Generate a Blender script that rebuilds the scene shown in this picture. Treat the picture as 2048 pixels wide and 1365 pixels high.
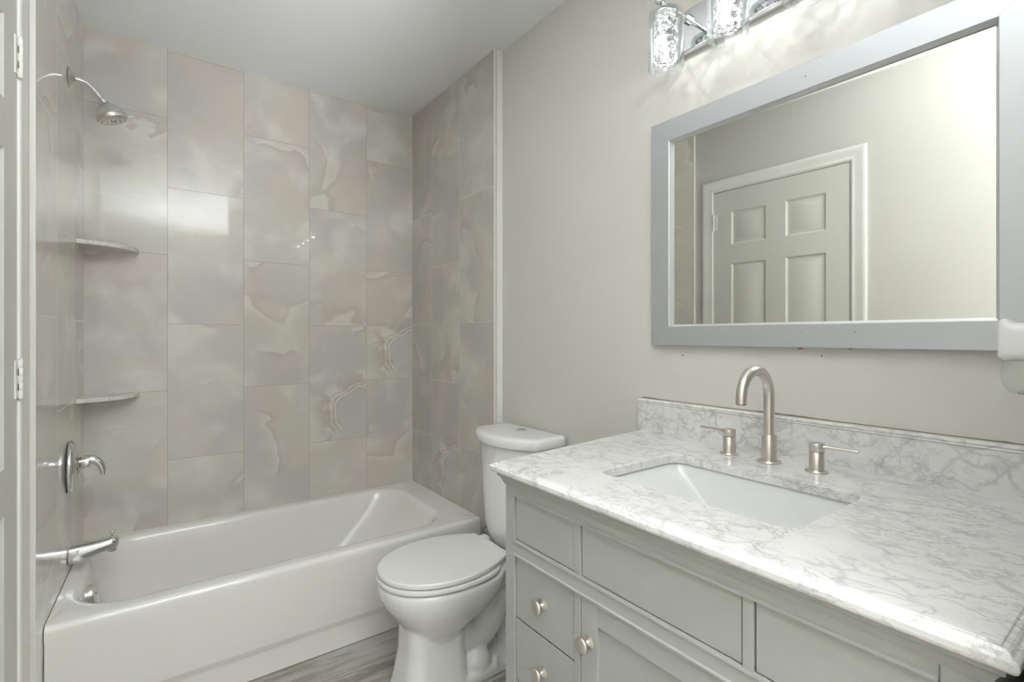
import bpy, bmesh, math, random
from mathutils import Vector, Matrix
random.seed(4)
PI = math.pi
for o in list(bpy.data.objects):
    bpy.data.objects.remove(o)
SC = bpy.context.scene
COL = SC.collection
H0 = 1.228                      # height of the camera above the floor

# ------------------------------------------------------------------ camera
FPX, YAW, HY = 993.9, 0.6294, 672.7
cd = bpy.data.cameras.new('camera')
cam = bpy.data.objects.new('camera', cd)
COL.objects.link(cam)
cam.location = (0, 0, H0)
cam.rotation_euler = (PI / 2, 0, -YAW)
cd.sensor_width = 36
cd.lens = FPX / 2048 * 36
cd.shift_y = -(682.5 - HY) / 2048
cd.clip_start = 0.01
SC.camera = cam

# ------------------------------------------------------------------ world, exposure
w = bpy.data.worlds.new('world')
SC.world = w
w.use_nodes = True
w.node_tree.nodes['Background'].inputs[0].default_value = (0.9, 0.95, 1.0, 1)
w.node_tree.nodes['Background'].inputs[1].default_value = 0.0
SC.view_settings.view_transform = 'Standard'
SC.view_settings.look = 'None'
SC.view_settings.gamma = 1
SC.view_settings.use_curve_mapping = False
SC.view_settings.exposure = 0.08
LAMP_W = 1.25                    # each downward crystal lamp
GLOW_W = 0.12                    # sideways glow of each crystal
BOUNCE_W = 140.0                 # added unseen fill, aimed at the ceiling behind the camera

# ------------------------------------------------------------------ helpers
def link(name, me, parent=None):
    o = bpy.data.objects.new(name, me)
    COL.objects.link(o)
    if parent is not None:
        o.parent = parent
    return o

def obj(name, bm, mat, parent=None, smooth=35, **props):
    me = bpy.data.meshes.new(name)
    bmesh.ops.recalc_face_normals(bm, faces=bm.faces)
    bm.to_mesh(me)
    bm.free()
    if mat:
        me.materials.append(mat)
    if smooth:
        me.polygons.foreach_set('use_smooth', [True] * len(me.polygons))
        me.set_sharp_from_angle(angle=math.radians(smooth))
    o = link(name, me, parent)
    for k, v in props.items():
        o[k] = v
    return o

def thing(name, label, cat, loc=(0, 0, 0), group=None):
    o = bpy.data.objects.new(name, None)
    COL.objects.link(o)
    o.location = (loc[0], loc[1], loc[2] + H0)
    o.empty_display_size = 0.05
    o['label'] = label
    o['category'] = cat
    if group:
        o['group'] = group
    return o

def put(o, t):
    """parent o (built in world coordinates) to thing t without moving it"""
    o.parent = t
    bpy.context.view_layer.update()
    o.matrix_parent_inverse = t.matrix_world.inverted()
    return o

def struct(o):
    o['kind'] = 'structure'
    return o

def V(x, y, z):
    return Vector((x, y, z + H0))

def box(bm, x0, x1, y0, y1, z0, z1, bev=0.0, seg=2, f=None):
    vs = []
    for x in (x0, x1):
        for y in (y0, y1):
            for z in (z0, z1):
                p = (x, y, z)
                if f:
                    p = f(*p)
                vs.append(bm.verts.new(V(*p)))
    idx = [(0, 1, 3, 2), (4, 6, 7, 5), (0, 4, 5, 1), (2, 3, 7, 6), (0, 2, 6, 4), (1, 5, 7, 3)]
    fs = [bm.faces.new([vs[i] for i in t]) for t in idx]
    if bev:
        es = list({e for fc in fs for e in fc.edges})
        bmesh.ops.bevel(bm, geom=es, offset=bev, segments=seg, affect='EDGES', profile=0.5)
    return bm

def loft(bm, secs, closed=True, cap0=True, cap1=True):
    rings = [[bm.verts.new(Vector(p)) for p in s] for s in secs]
    n = len(rings[0])
    for a, b in zip(rings, rings[1:]):
        for i in range(n if closed else n - 1):
            j = (i + 1) % n
            try:
                bm.faces.new((a[i], a[j], b[j], b[i]))
            except ValueError:
                pass
    if cap0:
        bm.faces.new(list(reversed(rings[0])))
    if cap1:
        bm.faces.new(rings[-1])
    return rings

def lathe(bm, prof, o, ax=(0, 0, 1), n=32, cap=True):
    """prof: list of (radius, distance along ax); o camera-relative origin"""
    ax = Vector(ax).normalized()
    t = Vector((1, 0, 0)) if abs(ax.x) < 0.9 else Vector((0, 1, 0))
    a = ax.cross(t).normalized()
    b = ax.cross(a)
    o = V(*o)
    secs = []
    for r, d in prof:
        secs.append([o + ax * d + (a * math.cos(2 * PI * i / n) + b * math.sin(2 * PI * i / n)) * max(r, 1e-5) for i in range(n)])
    loft(bm, secs, True, cap, cap)
    return bm

def catmull(pts, k=8):
    P = [Vector(p) for p in pts]
    P = [P[0] * 2 - P[1]] + P + [P[-1] * 2 - P[-2]]
    out = []
    for i in range(1, len(P) - 2):
        for j in range(k):
            t = j / k
            a, b, c, d = P[i - 1], P[i], P[i + 1], P[i + 2]
            out.append(0.5 * ((2 * b) + (c - a) * t + (2 * a - 5 * b + 4 * c - d) * t * t + (3 * b - a - 3 * c + d) * t ** 3))
    out.append(P[-2])
    return out

def tube(bm, pts, rad, n=16, flat=1.0):
    pts = [V(*p) for p in pts]
    m = len(pts)
    rs = rad if isinstance(rad, (list, tuple)) else [rad] * m
    if len(rs) != m:
        rs = [rs[0] + (rs[-1] - rs[0]) * i / (m - 1) for i in range(m)]
    secs = []
    u = None
    for i, p in enumerate(pts):
        t = (pts[min(i + 1, m - 1)] - pts[max(i - 1, 0)]).normalized()
        if u is None:
            u = t.cross(Vector((0, 0, 1)))
            if u.length < 1e-3:
                u = t.cross(Vector((0, 1, 0)))
        u = (u - t * u.dot(t)).normalized()
        v = t.cross(u)
        secs.append([p + u * math.cos(2 * PI * j / n) * rs[i] + v * math.sin(2 * PI * j / n) * rs[i] * flat for j in range(n)])
    loft(bm, secs)
    return bm

def rr(x0, x1, y0, y1, r, na=6, ns=6):
    """rounded rectangle outline, counter-clockwise, fixed point count"""
    out = []
    cs = [(x1 - r, y0 + r, -PI / 2), (x1 - r, y1 - r, 0), (x0 + r, y1 - r, PI / 2), (x0 + r, y0 + r, PI)]
    arcs = [[(cx + r * math.cos(a0 + PI / 2 * i / na), cy + r * math.sin(a0 + PI / 2 * i / na)) for i in range(na + 1)] for cx, cy, a0 in cs]
    for k in range(4):
        out += arcs[k]
        a, b = arcs[k][-1], arcs[(k + 1) % 4][0]
        for i in range(1, ns):
            t = i / ns
            out.append((a[0] + (b[0] - a[0]) * t, a[1] + (b[1] - a[1]) * t))
    return out

def sweep(bm, path, prof, closed=False):
    """path: list of (x,y); prof: closed list of (out,z), out = offset to the right-hand side of the path"""
    n = len(path)
    secs = []
    for i in range(n):
        p = Vector(path[i])
        d0 = (Vector(path[i]) - Vector(path[i - 1])).normalized() if i > 0 else None
        d1 = (Vector(path[i + 1]) - Vector(path[i])).normalized() if i < n - 1 else None
        if d0 is None: d0 = d1
        if d1 is None: d1 = d0
        n0 = Vector((d0.y, -d0.x)); n1 = Vector((d1.y, -d1.x))
        m = (n0 + n1)
        m = m / m.dot(n0)
        secs.append([V(p.x + m.x * a, p.y + m.y * a, z) for a, z in prof])
    loft(bm, secs)
    return bm

# ------------------------------------------------------------------ node materials
class NT:
    def __init__(s, name):
        s.m = bpy.data.materials.new(name)
        s.m.use_nodes = True
        s.t = s.m.node_tree
        s.t.nodes.clear()
        s.out = s.t.nodes.new('ShaderNodeOutputMaterial')
    def n(s, typ, ins=None, **kw):
        nd = s.t.nodes.new('ShaderNode' + typ)
        for k, v in kw.items():
            setattr(nd, k, v)
        for k, v in (ins or {}).items():
            sock = nd.inputs[k]
            if isinstance(v, bpy.types.NodeSocket):
                s.t.links.new(v, sock)
            else:
                sock.default_value = v
        return nd
    def math(s, op, a, b=0.0, c=0.0, clamp=False):
        nd = s.n('Math', {0: a, 1: b, 2: c}, operation=op, use_clamp=clamp)
        return nd.outputs[0]
    def ss(s, v, a, b, lo=0.0, hi=1.0):
        nd = s.n('MapRange', {0: v, 1: a, 2: b, 3: lo, 4: hi}, interpolation_type='SMOOTHSTEP')
        return nd.outputs[0]
    def mix(s, f, a, b, typ='MIX'):
        nd = s.n('Mix', data_type='RGBA', blend_type=typ)
        for i, v in ((0, f), (6, a), (7, b)):
            if isinstance(v, bpy.types.NodeSocket):
                s.t.links.new(v, nd.inputs[i])
            else:
                nd.inputs[i].default_value = v if i == 0 else (*v[:3], 1)
        return nd.outputs[2]
    def noise(s, vec, scale, detail=4, rough=0.5, dist=0.0):
        return s.n('TexNoise', {'Vector': vec, 'Scale': scale, 'Detail': detail, 'Roughness': rough, 'Distortion': dist})
    def bump(s, h, strength=0.1, dist=0.001):
        return s.n('Bump', {'Height': h, 'Strength': strength, 'Distance': dist}).outputs[0]
    def bsdf(s, **ins):
        b = s.n('BsdfPrincipled')
        for k, v in ins.items():
            k = k.replace('_', ' ')
            if isinstance(v, bpy.types.NodeSocket):
                s.t.links.new(v, b.inputs[k])
            elif isinstance(v, tuple) and len(v) == 3:
                b.inputs[k].default_value = (*v, 1)
            else:
                b.inputs[k].default_value = v
        s.t.links.new(b.outputs[0], s.out.inputs[0])
        return b

def srgb(r, g, b):
    f = lambda c: (c / 255 / 12.92) if c <= 10 else ((c / 255 + 0.055) / 1.055) ** 2.4
    return (f(r), f(g), f(b))

def paint(name, c, rough=0.55, bump=0.12, scale=220, var=0.02):
    t = NT(name)
    co = t.n('TexCoord').outputs['Object']
    nz = t.noise(co, scale, 3)
    big = t.noise(co, 1.7, 2)
    col = t.mix(big.outputs[0], tuple(x * (1 - var) for x in c), tuple(x * (1 + var) for x in c))
    t.bsdf(Base_Color=col, Roughness=rough, Normal=t.bump(nz.outputs[0], bump, 0.001))
    return t.m

def plain(name, c, rough=0.4, metal=0.0, coat=0.0, noise=0.03, scale=40, bump=0.0):
    t = NT(name)
    co = t.n('TexCoord').outputs['Object']
    nz = t.noise(co, scale, 4)
    r = t.n('MapRange', {0: nz.outputs[0], 3: max(rough - noise, 0.02), 4: rough + noise}).outputs[0]
    kw = dict(Base_Color=c, Roughness=r, Metallic=metal, Coat_Weight=coat)
    if bump:
        kw['Normal'] = t.bump(nz.outputs[0], bump, 0.001)
    t.bsdf(**kw)
    return t.m

def brushed(name, c, rough=0.28, sc=(900, 900, 12)):
    t = NT(name)
    co = t.n('TexCoord').outputs['Object']
    mp = t.n('Mapping', {'Vector': co, 'Scale': sc})
    nz = t.noise(mp.outputs[0], 1.0, 3)
    r = t.n('MapRange', {0: nz.outputs[0], 3: rough - 0.07, 4: rough + 0.09}).outputs[0]
    t.bsdf(Base_Color=c, Roughness=r, Metallic=1.0, Normal=t.bump(nz.outputs[0], 0.06, 0.0005))
    return t.m

def tile_mat(name, axis, u0, wcol, z0, odd, agate=(), grout=(0.36, 0.33, 0.29), tint=1.0, flip=False):
    """polished onyx-look porcelain, 30 x 61 cm, every second column shifted"""
    HT = 0.612
    t = NT(name)
    co = t.n('TexCoord').outputs['Object']
    sx = t.n('SeparateXYZ', {0: co})
    U = sx.outputs[axis]
    Z = sx.outputs[2]
    if flip:
        U = t.math('MULTIPLY', U, -1.0)
    u = t.math('DIVIDE', t.math('SUBTRACT', U, u0), wcol)
    cidx = t.math('FLOOR', u)
    fu = t.math('SUBTRACT', u, cidx)
    par = t.math('FLOORED_MODULO', cidx, 2.0)
    off = t.math('MULTIPLY', par, odd - z0)
    v = t.math('DIVIDE', t.math('SUBTRACT', t.math('SUBTRACT', Z, z0 + H0), off), HT)
    ridx = t.math('FLOOR', v)
    fv = t.math('SUBTRACT', v, ridx)
    idv = t.n('CombineXYZ', {0: cidx, 1: ridx, 2: u0 * 3.7 + 1.3})
    wn = t.n('TexWhiteNoise', {'Vector': idv.outputs[0]}, noise_dimensions='3D')
    a = t.math('MULTIPLY', fu, wcol)
    b = t.math('MULTIPLY', fv, HT)
    loc = t.n('CombineXYZ', {0: a, 1: b, 2: 0.0}).outputs[0]
    offs = t.n('VectorMath', {0: wn.outputs['Color'], 1: (13, 17, 9)}, operation='MULTIPLY').outputs[0]
    p = t.n('VectorMath', {0: loc, 1: offs}, operation='ADD').outputs[0]
    # warp
    wp = t.noise(p, 2.6, 2, 0.45)
    wv = t.n('VectorMath', {0: wp.outputs['Color'], 1: (0.5, 0.5, 0.5)}, operation='SUBTRACT').outputs[0]
    wv = t.n('VectorMath', {0: wv, 'Scale': 0.30}, operation='SCALE').outputs[0]
    q = t.n('VectorMath', {0: p, 1: wv}, operation='ADD').outputs[0]
    n1 = t.noise(q, 3.2, 2, 0.4).outputs[0]
    n2 = t.noise(q, 4.6, 3, 0.45).outputs[0]
    n3 = t.noise(p, 2.4, 2, 0.5, 0.6).outputs[0]
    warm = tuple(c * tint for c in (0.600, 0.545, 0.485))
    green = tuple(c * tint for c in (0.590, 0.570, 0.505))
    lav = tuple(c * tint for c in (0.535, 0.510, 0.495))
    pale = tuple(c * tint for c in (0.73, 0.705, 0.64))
    c0 = t.mix(t.ss(n1, 0.38, 0.60), lav, warm)
    c0 = t.mix(t.ss(n3, 0.42, 0.62), c0, green)
    c0 = t.mix(t.math('MULTIPLY', t.ss(n2, 0.50, 0.72), 0.6), c0, pale)
    # soft one-sided folds: bright rim then darker trough
    rdg = t.math('SUBTRACT', t.noise(q, 1.7, 4, 0.42, 0.2).outputs[0], 0.5)
    brk = t.ss(t.noise(p, 3.2, 2).outputs[0], 0.46, 0.60)
    pos = t.ss(rdg, -0.003, 0.006)
    rim = t.math('MULTIPLY', pos, t.math('POWER', t.ss(rdg, 0.0, 0.085, 1.0, 0.0), 1.6))
    trough = t.math('MULTIPLY', t.math('SUBTRACT', 1.0, pos), t.math('POWER', t.ss(rdg, -0.055, 0.0, 0.0, 1.0), 1.8))
    c0 = t.mix(t.math('MULTIPLY', t.math('MULTIPLY', rim, brk), 0.50), c0, tuple(x * tint for x in (0.74, 0.71, 0.645)))
    c0 = t.mix(t.math('MULTIPLY', t.math('MULTIPLY', trough, brk), 0.42), c0, tuple(x * tint for x in (0.44, 0.395, 0.35)))
    # pale straight streaks
    mp = t.n('Mapping', {'Vector': q, 'Rotation': (0, 0, 0.6), 'Scale': (1.2, 6.0, 1)})
    st = t.ss(t.math('ABSOLUTE', t.math('SUBTRACT', t.noise(mp.outputs[0], 3.0, 3).outputs[0], 0.52)), 0.0, 0.018, 1.0, 0.0)
    c0 = t.mix(t.math('MULTIPLY', t.math('MULTIPLY', st, t.ss(n3, 0.5, 0.6)), 0.22), c0, (0.75, 0.73, 0.69))
    # agate tiles: rings round an off-centre eye
    for (ci, ri, mir) in agate:
        m = t.math('MULTIPLY', t.math('COMPARE', cidx, float(ci), 0.1), t.math('COMPARE', ridx, float(ri), 0.1))
        aa = t.math('SUBTRACT', wcol, a) if mir else a
        ll = t.n('CombineXYZ', {0: aa, 1: b, 2: 0.0}).outputs[0]
        def vec(sc, det, amp):
            nn = t.noise(ll, sc, det, 0.55)
            ww = t.n('VectorMath', {0: nn.outputs['Color'], 1: (0.5, 0.5, 0.5)}, operation='SUBTRACT').outputs[0]
            return t.n('VectorMath', {0: ww, 'Scale': amp}, operation='SCALE').outputs[0]
        l2 = t.n('VectorMath', {0: t.n('VectorMath', {0: ll, 1: vec(5.0, 2, 0.13)}, operation='ADD').outputs[0], 1: vec(24.0, 4, 0.014)}, operation='ADD').outputs[0]
        d = t.n('VectorMath', {0: l2, 1: (0.262, 0.135, 0)}, operation='DISTANCE').outputs['Value']
        sd = t.n('SeparateXYZ', {0: ll})
        side = t.ss(t.math('SUBTRACT', sd.outputs[1], sd.outputs[0]), -0.16, -0.06)
        froth = t.ss(t.noise(ll, 12.0, 5, 0.6, 0.6).outputs[0], 0.44, 0.60)
        tan_ = t.mix(froth, (0.50, 0.45, 0.40), (0.71, 0.68, 0.615))
        c1 = t.mix(t.math('MULTIPLY', t.math('MULTIPLY', side, t.ss(d, 0.130, 0.150)), t.ss(d, 0.17, 0.28, 0.75, 0.0)), c0, tan_)
        c1 = t.mix(t.math('MULTIPLY', t.ss(d, 0.110, 0.127, 1.0, 0.0), 0.55), c1, (0.53, 0.515, 0.52))
        for rad, wd, cl_, am in ((0.122, 0.0040, (0.43, 0.39, 0.36), 0.8), (0.133, 0.0080, (0.70, 0.67, 0.615), 0.9), (0.144, 0.0045, (0.45, 0.40, 0.35), 0.8), (0.154, 0.0075, (0.68, 0.64, 0.58), 0.7), (0.168, 0.0070, (0.46, 0.41, 0.36), 0.7)):
            ln = t.ss(t.math('ABSOLUTE', t.math('SUBTRACT', d, rad)), 0.0, wd, 1.0, 0.0)
            c1 = t.mix(t.math('MULTIPLY', t.math('MULTIPLY', ln, side), am), c1, cl_)
        dark = t.ss(t.noise(ll, 15.0, 3).outputs[0], 0.55, 0.68)
        c1 = t.mix(t.math('MULTIPLY', t.math('MULTIPLY', dark, t.ss(sd.outputs[1], 0.10, 0.32, 1.0, 0.0)), t.math('MULTIPLY', t.ss(d, 0.10, 0.13), 0.5)), c1, (0.45, 0.38, 0.33))
        c0 = t.mix(m, c0, c1)
    # joints
    ea = t.math('MINIMUM', a, t.math('SUBTRACT', wcol, a))
    eb = t.math('MINIMUM', b, t.math('SUBTRACT', HT, b))
    e = t.math('MINIMUM', ea, eb)
    g = t.ss(e, 0.0008, 0.0018, 1.0, 0.0)
    col = t.mix(t.math('MULTIPLY', g, 0.85), c0, grout)
    rough = t.math('ADD', t.math('MULTIPLY', g, 0.4), 0.20)
    fine = t.noise(co, 5.0, 2).outputs[0]
    hgt = t.math('ADD', t.math('MULTIPLY', g, -1.0), t.math('MULTIPLY', fine, 0.5))
    t.bsdf(Base_Color=col, Roughness=rough, Normal=t.bump(hgt, 0.25, 0.0012), Coat_Weight=0.5, Coat_Roughness=0.03, Specular_IOR_Level=0.35)
    return t.m

def carrara(name, base=(0.745, 0.735, 0.715), vein=(0.30, 0.305, 0.31), warmv=(0.42, 0.38, 0.32), dens=1.0, rough=0.13):
    t = NT(name)
    co = t.n('TexCoord').outputs['Object']
    wp = t.noise(co, 9.0, 4, 0.6)
    wv = t.n('VectorMath', {0: wp.outputs['Color'], 1: (0.5, 0.5, 0.5)}, operation='SUBTRACT').outputs[0]
    wv = t.n('VectorMath', {0: wv, 'Scale': 0.075}, operation='SCALE').outputs[0]
    q = t.n('VectorMath', {0: co, 1: wv}, operation='ADD').outputs[0]
    mp = t.n('Mapping', {'Vector': q, 'Rotation': (0.35, 0.25, 0.55), 'Scale': (1.5, 0.85, 1.2)}).outputs[0]
    def ridge(vec, sc, det, wdt, ro=0.6, ds=0.2, at=0.5):
        r = t.math('ABSOLUTE', t.math('SUBTRACT', t.noise(vec, sc, det, ro, ds).outputs[0], at))
        return t.ss(r, 0.0, wdt, 1.0, 0.0)
    v1 = t.n('TexVoronoi', {'Vector': mp, 'Scale': 17.0 * dens}, feature='DISTANCE_TO_EDGE').outputs[0]
    m1 = t.ss(t.noise(co, 9.0, 3).outputs[0], 0.40, 0.68)
    l1 = t.math('MULTIPLY', t.ss(v1, 0.0, 0.095, 1.0, 0.0), m1)
    l2 = t.math('MULTIPLY', ridge(mp, 11.0, 6, 0.030), t.ss(t.noise(co, 5.0, 2).outputs[0], 0.38, 0.60))
    l3 = t.math('MULTIPLY', ridge(mp, 22.0, 5, 0.055), t.ss(t.noise(co, 7.0, 2).outputs[0], 0.42, 0.66))
    l4 = t.math('MULTIPLY', ridge(mp, 4.2, 9, 0.016, 0.66, 0.4, 0.53), t.ss(t.noise(co, 3.1, 2).outputs[0], 0.42, 0.58))
    cloud = t.ss(t.noise(q, 13.0, 5, 0.6).outputs[0], 0.38, 0.72)
    c = t.mix(t.math('MULTIPLY', cloud, 0.38), base, (0.59, 0.595, 0.59))
    c = t.mix(t.math('MULTIPLY', l3, 0.30), c, vein)
    c = t.mix(t.math('MULTIPLY', l2, 0.42), c, vein)
    c = t.mix(t.math('MULTIPLY', l1, 0.38), c, vein)
    c = t.mix(t.math('MULTIPLY', l4, 0.60), c, t.mix(t.noise(co, 6.0, 1).outputs[0], vein, warmv))
    t.bsdf(Base_Color=c, Roughness=rough, Coat_Weight=0.1)
    return t.m

def floor_mat():
    t = NT('vinyl_plank')
    co = t.n('TexCoord').outputs['Object']
    s = t.n('SeparateXYZ', {0: co})
    PWD = 0.178
    v = t.math('DIVIDE', t.math('SUBTRACT', s.outputs[1], 1.824), PWD)
    r = t.math('FLOOR', v)
    fv = t.math('SUBTRACT', v, r)
    rnd = t.n('TexWhiteNoise', {'W': t.math('ADD', r, 7.3)}, noise_dimensions='1D').outputs[0]
    uu = t.math('ADD', s.outputs[0], t.math('MULTIPLY', rnd, 1.2))
    u = t.math('DIVIDE', uu, 1.2)
    ci = t.math('FLOOR', u)
    fu = t.math('SUBTRACT', u, ci)
    wn = t.n('TexWhiteNoise', {'Vector': t.n('CombineXYZ', {0: ci, 1: r}).outputs[0]}, noise_dimensions='2D').outputs['Color']
    p = t.n('VectorMath', {0: co, 1: t.n('VectorMath', {0: wn, 1: (9, 9, 9)}, operation='MULTIPLY').outputs[0]}, operation='ADD').outputs[0]
    st = t.n('Mapping', {'Vector': p, 'Scale': (1.1, 9.0, 1.0)}).outputs[0]
    g1 = t.noise(st, 2.2, 7, 0.62, 0.5).outputs[0]
    g2 = t.noise(t.n('Mapping', {'Vector': p, 'Scale': (4, 60, 1)}).outputs[0], 2.0, 5, 0.6).outputs[0]
    big = t.noise(p, 3.0, 3).outputs[0]
    c = t.mix(t.ss(g1, 0.33, 0.60), (0.215, 0.195, 0.17), (0.44, 0.42, 0.385))
    c = t.mix(t.math('MULTIPLY', t.ss(g2, 0.35, 0.62, 1.0, 0.0), 0.30), c, (0.25, 0.22, 0.19))
    c = t.mix(t.math('MULTIPLY', t.ss(big, 0.48, 0.62), 0.5), c, (0.62, 0.60, 0.565))
    kn = t.n('TexVoronoi', {'Vector': t.n('Mapping', {'Vector': p, 'Scale': (1, 1.6, 1)}).outputs[0], 'Scale': 26.0}).outputs[0]
    c = t.mix(t.ss(kn, 0.035, 0.075, 0.75, 0.0), c, (0.10, 0.08, 0.06))
    e = t.math('MULTIPLY', t.math('MINIMUM', fv, t.math('SUBTRACT', 1.0, fv)), PWD)
    e2 = t.math('MULTIPLY', t.math('MINIMUM', fu, t.math('SUBTRACT', 1.0, fu)), 1.2)
    g = t.ss(t.math('MINIMUM', e, e2), 0.0005, 0.0018, 1.0, 0.0)
    c = t.mix(g, c, (0.12, 0.10, 0.08))
    t.bsdf(Base_Color=c, Roughness=0.42, Normal=t.bump(t.math('SUBTRACT', g1, g), 0.2, 0.001))
    return t.m

def clear_glass(name, tint=(0.96, 0.98, 0.98), frost=0.0, refl=0.5):
    """thin clear glass: transmits straight through, reflects more at a slant"""
    t = NT(name)
    lw = t.n('LayerWeight', {'Blend': 0.35})
    tr = t.n('BsdfTransparent', {0: (*tint, 1)})
    gl = t.n('BsdfGlossy', {0: (1, 1, 1, 1), 'Roughness': 0.03})
    f = t.math('MULTIPLY', lw.outputs['Facing'], refl)
    f = t.math('ADD', t.math('POWER', f, 1.4), 0.03)
    mx = t.n('MixShader', {0: f, 1: tr.outputs[0], 2: gl.outputs[0]})
    out = mx.outputs[0]
    if frost:
        df = t.n('BsdfDiffuse', {0: (0.9, 0.92, 0.92, 1)})
        out = t.n('MixShader', {0: frost, 1: out, 2: df.outputs[0]}).outputs[0]
    t.t.links.new(out, t.out.inputs[0])
    return t.m

def crystal_mat():
    """cut crystal rod lit from inside: clear and bright facets with darker leaded joints"""
    t = NT('cut_crystal')
    co = t.n('TexCoord').outputs['Object']
    vo = t.n('TexVoronoi', {'Vector': co, 'Scale': 120.0})
    ve = t.n('TexVoronoi', {'Vector': co, 'Scale': 120.0}, feature='DISTANCE_TO_EDGE')
    rnd = t.n('SeparateColor', {0: vo.outputs['Color']})
    edge = t.ss(ve.outputs[0], 0.0, 0.09, 1.0, 0.0)
    soft = t.noise(co, 130.0, 4, 0.65, 0.6).outputs[0]
    clear = t.ss(soft, 0.38, 0.60, 0.22, 1.0)
    clear = t.math('MULTIPLY', clear, t.math('SUBTRACT', 1.0, t.math('MULTIPLY', edge, 0.8)))
    col = t.n('CombineColor', {0: clear, 1: clear, 2: clear})
    tr = t.n('BsdfTransparent', {0: col.outputs[0]})
    gl = t.n('BsdfGlossy', {0: (0.8, 0.8, 0.82, 1), 'Roughness': 0.08})
    base = t.n('MixShader', {0: t.ss(rnd.outputs[2], 0.3, 0.95, 0.05, 0.35), 1: tr.outputs[0], 2: gl.outputs[0]})
    strg = t.math('MULTIPLY', t.math('POWER', rnd.outputs[0], 2.2), 1.5)
    strg = t.math('MULTIPLY', strg, t.math('SUBTRACT', 1.0, edge))
    strg = t.math('ADD', strg, 0.06)
    em = t.n('Emission', {0: (1.0, 0.99, 0.97, 1), 1: strg})
    add = t.n('AddShader', {0: base.outputs[0], 1: em.outputs[0]})
    t.t.links.new(add.outputs[0], t.out.inputs[0])
    return t.m

def emit(name, c, s):
    t = NT(name)
    e = t.n('Emission', {0: (*c, 1), 1: s})
    t.t.links.new(e.outputs[0], t.out.inputs[0])
    return t.m

M_WALL = paint('wall_paint', (0.615, 0.597, 0.557), 0.5, 0.10, 260)
M_WALL2 = M_WALL
M_CEIL = paint('ceiling_paint', (0.88, 0.89, 0.89), 0.8, 0.55, 60)
M_TRIM = paint('trim_paint', (0.82, 0.81, 0.765), 0.38, 0.03, 150)
M_DOOR = paint('door_paint', (0.66, 0.65, 0.60), 0.42, 0.03, 150)
M_FLOOR = floor_mat()
M_PORC = plain('glazed_porcelain', (0.86, 0.855, 0.84), 0.10, 0, 0.3)
M_TUB = plain('tub_enamel', (0.88, 0.86, 0.82), 0.13, 0, 0.3)
M_SINK = plain('sink_porcelain', (0.69, 0.70, 0.695), 0.12, 0, 0.3)
M_SEAT = plain('seat_plastic', (0.84, 0.83, 0.81), 0.22)
M_CHROME = plain('chrome', (0.72, 0.73, 0.74), 0.07, 1.0, 0, 0.02)
M_NICKEL = brushed('brushed_nickel', (0.66, 0.62, 0.575), 0.31)
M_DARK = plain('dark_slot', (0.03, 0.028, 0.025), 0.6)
M_GAP = plain('hinge_gap_brown', (0.16, 0.12, 0.09), 0.7)
M_RED = plain('red_indicator', (0.65, 0.08, 0.04), 0.4)
M_CAB = paint('cabinet_paint', (0.365, 0.368, 0.350), 0.38, 0.02, 120, 0.01)
M_MARB = carrara('carrara_marble')
M_SHELF = carrara('shelf_marble', (0.84, 0.80, 0.75), (0.50, 0.44, 0.40), dens=0.9)
M_FRAME = plain('silver_frame', (0.52, 0.535, 0.55), 0.33, 0.55, 0, 0.03, 300)
M_LIP = plain('silver_lip', (0.62, 0.63, 0.63), 0.30, 0.35, 0, 0.03, 300)
M_MIRROR = plain('mirror_silver', (0.79, 0.80, 0.755), 0.0, 1.0, 0, 0.0)
M_GLASS = clear_glass('shade_glass', refl=0.85)
M_CRYS = crystal_mat()
M_PLASTIC = plain('white_plastic', (0.80, 0.795, 0.77), 0.3)
M_BOTTLE = clear_glass('refill_glass', (0.90, 0.90, 0.84), 0.22)
M_HOSE = brushed('braided_hose', (0.5, 0.5, 0.5), 0.4, (300, 300, 300))
M_PLASTER = paint('raw_plaster', (0.50, 0.27, 0.14), 0.9, 0.4, 90, 0.2)

# ------------------------------------------------------------------ room numbers (camera-relative)
ZF, ZC = -H0, 1.2897
D = 2.7102            # back tile face
XT = 1.248            # right tile face
XR = 1.2904           # right painted wall
YTR = 1.846           # front edge of right tile
YTL = 1.868           # front edge of left tile
ZRIM = -0.848
SL = 0.037
def xl(y):            # left tile face (the wall is a little out of square)
    return -0.2233 - SL * (D - y)
def LW(d, y, z):      # d = distance off the left tile plane
    return (xl(y) + d, y, z)
PD = -0.012           # painted left wall lies behind the tile face
YN = 0.083            # near stub wall face
YB = -2.3             # hall end

def slab(name, fn):
    bm = bmesh.new(); fn(bm); return bm

bm = bmesh.new(); box(bm, -0.75, 1.75, YB - .1, 2.95, ZF - .1, ZF)
struct(obj('floor', bm, M_FLOOR, smooth=0))
bm = bmesh.new(); box(bm, -0.75, 1.75, YB - .1, 2.95, ZC, ZC + .1)
struct(obj('ceiling', bm, M_CEIL, smooth=0))

T_BACK = tile_mat('onyx_tile_back', 0, 0.0631, 0.3032, 0.055, 0.366, agate=((2, -1, False), (3, -1, False)))
T_RIGHT = tile_mat('onyx_tile_right', 1, 1.8528, 0.3034, 0.066, 0.375, agate=((1, -2, True),), grout=(0.60, 0.57, 0.51), tint=0.90)  # same tile as the back wall, colour darkened for the weaker light here
T_LEFT = tile_mat('onyx_tile_left', 1, 1.868, 0.3034, 0.060, 0.366, grout=(0.72, 0.69, 0.64), tint=1.34)  # same tile again, colour brightened to stand in for missing light

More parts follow.
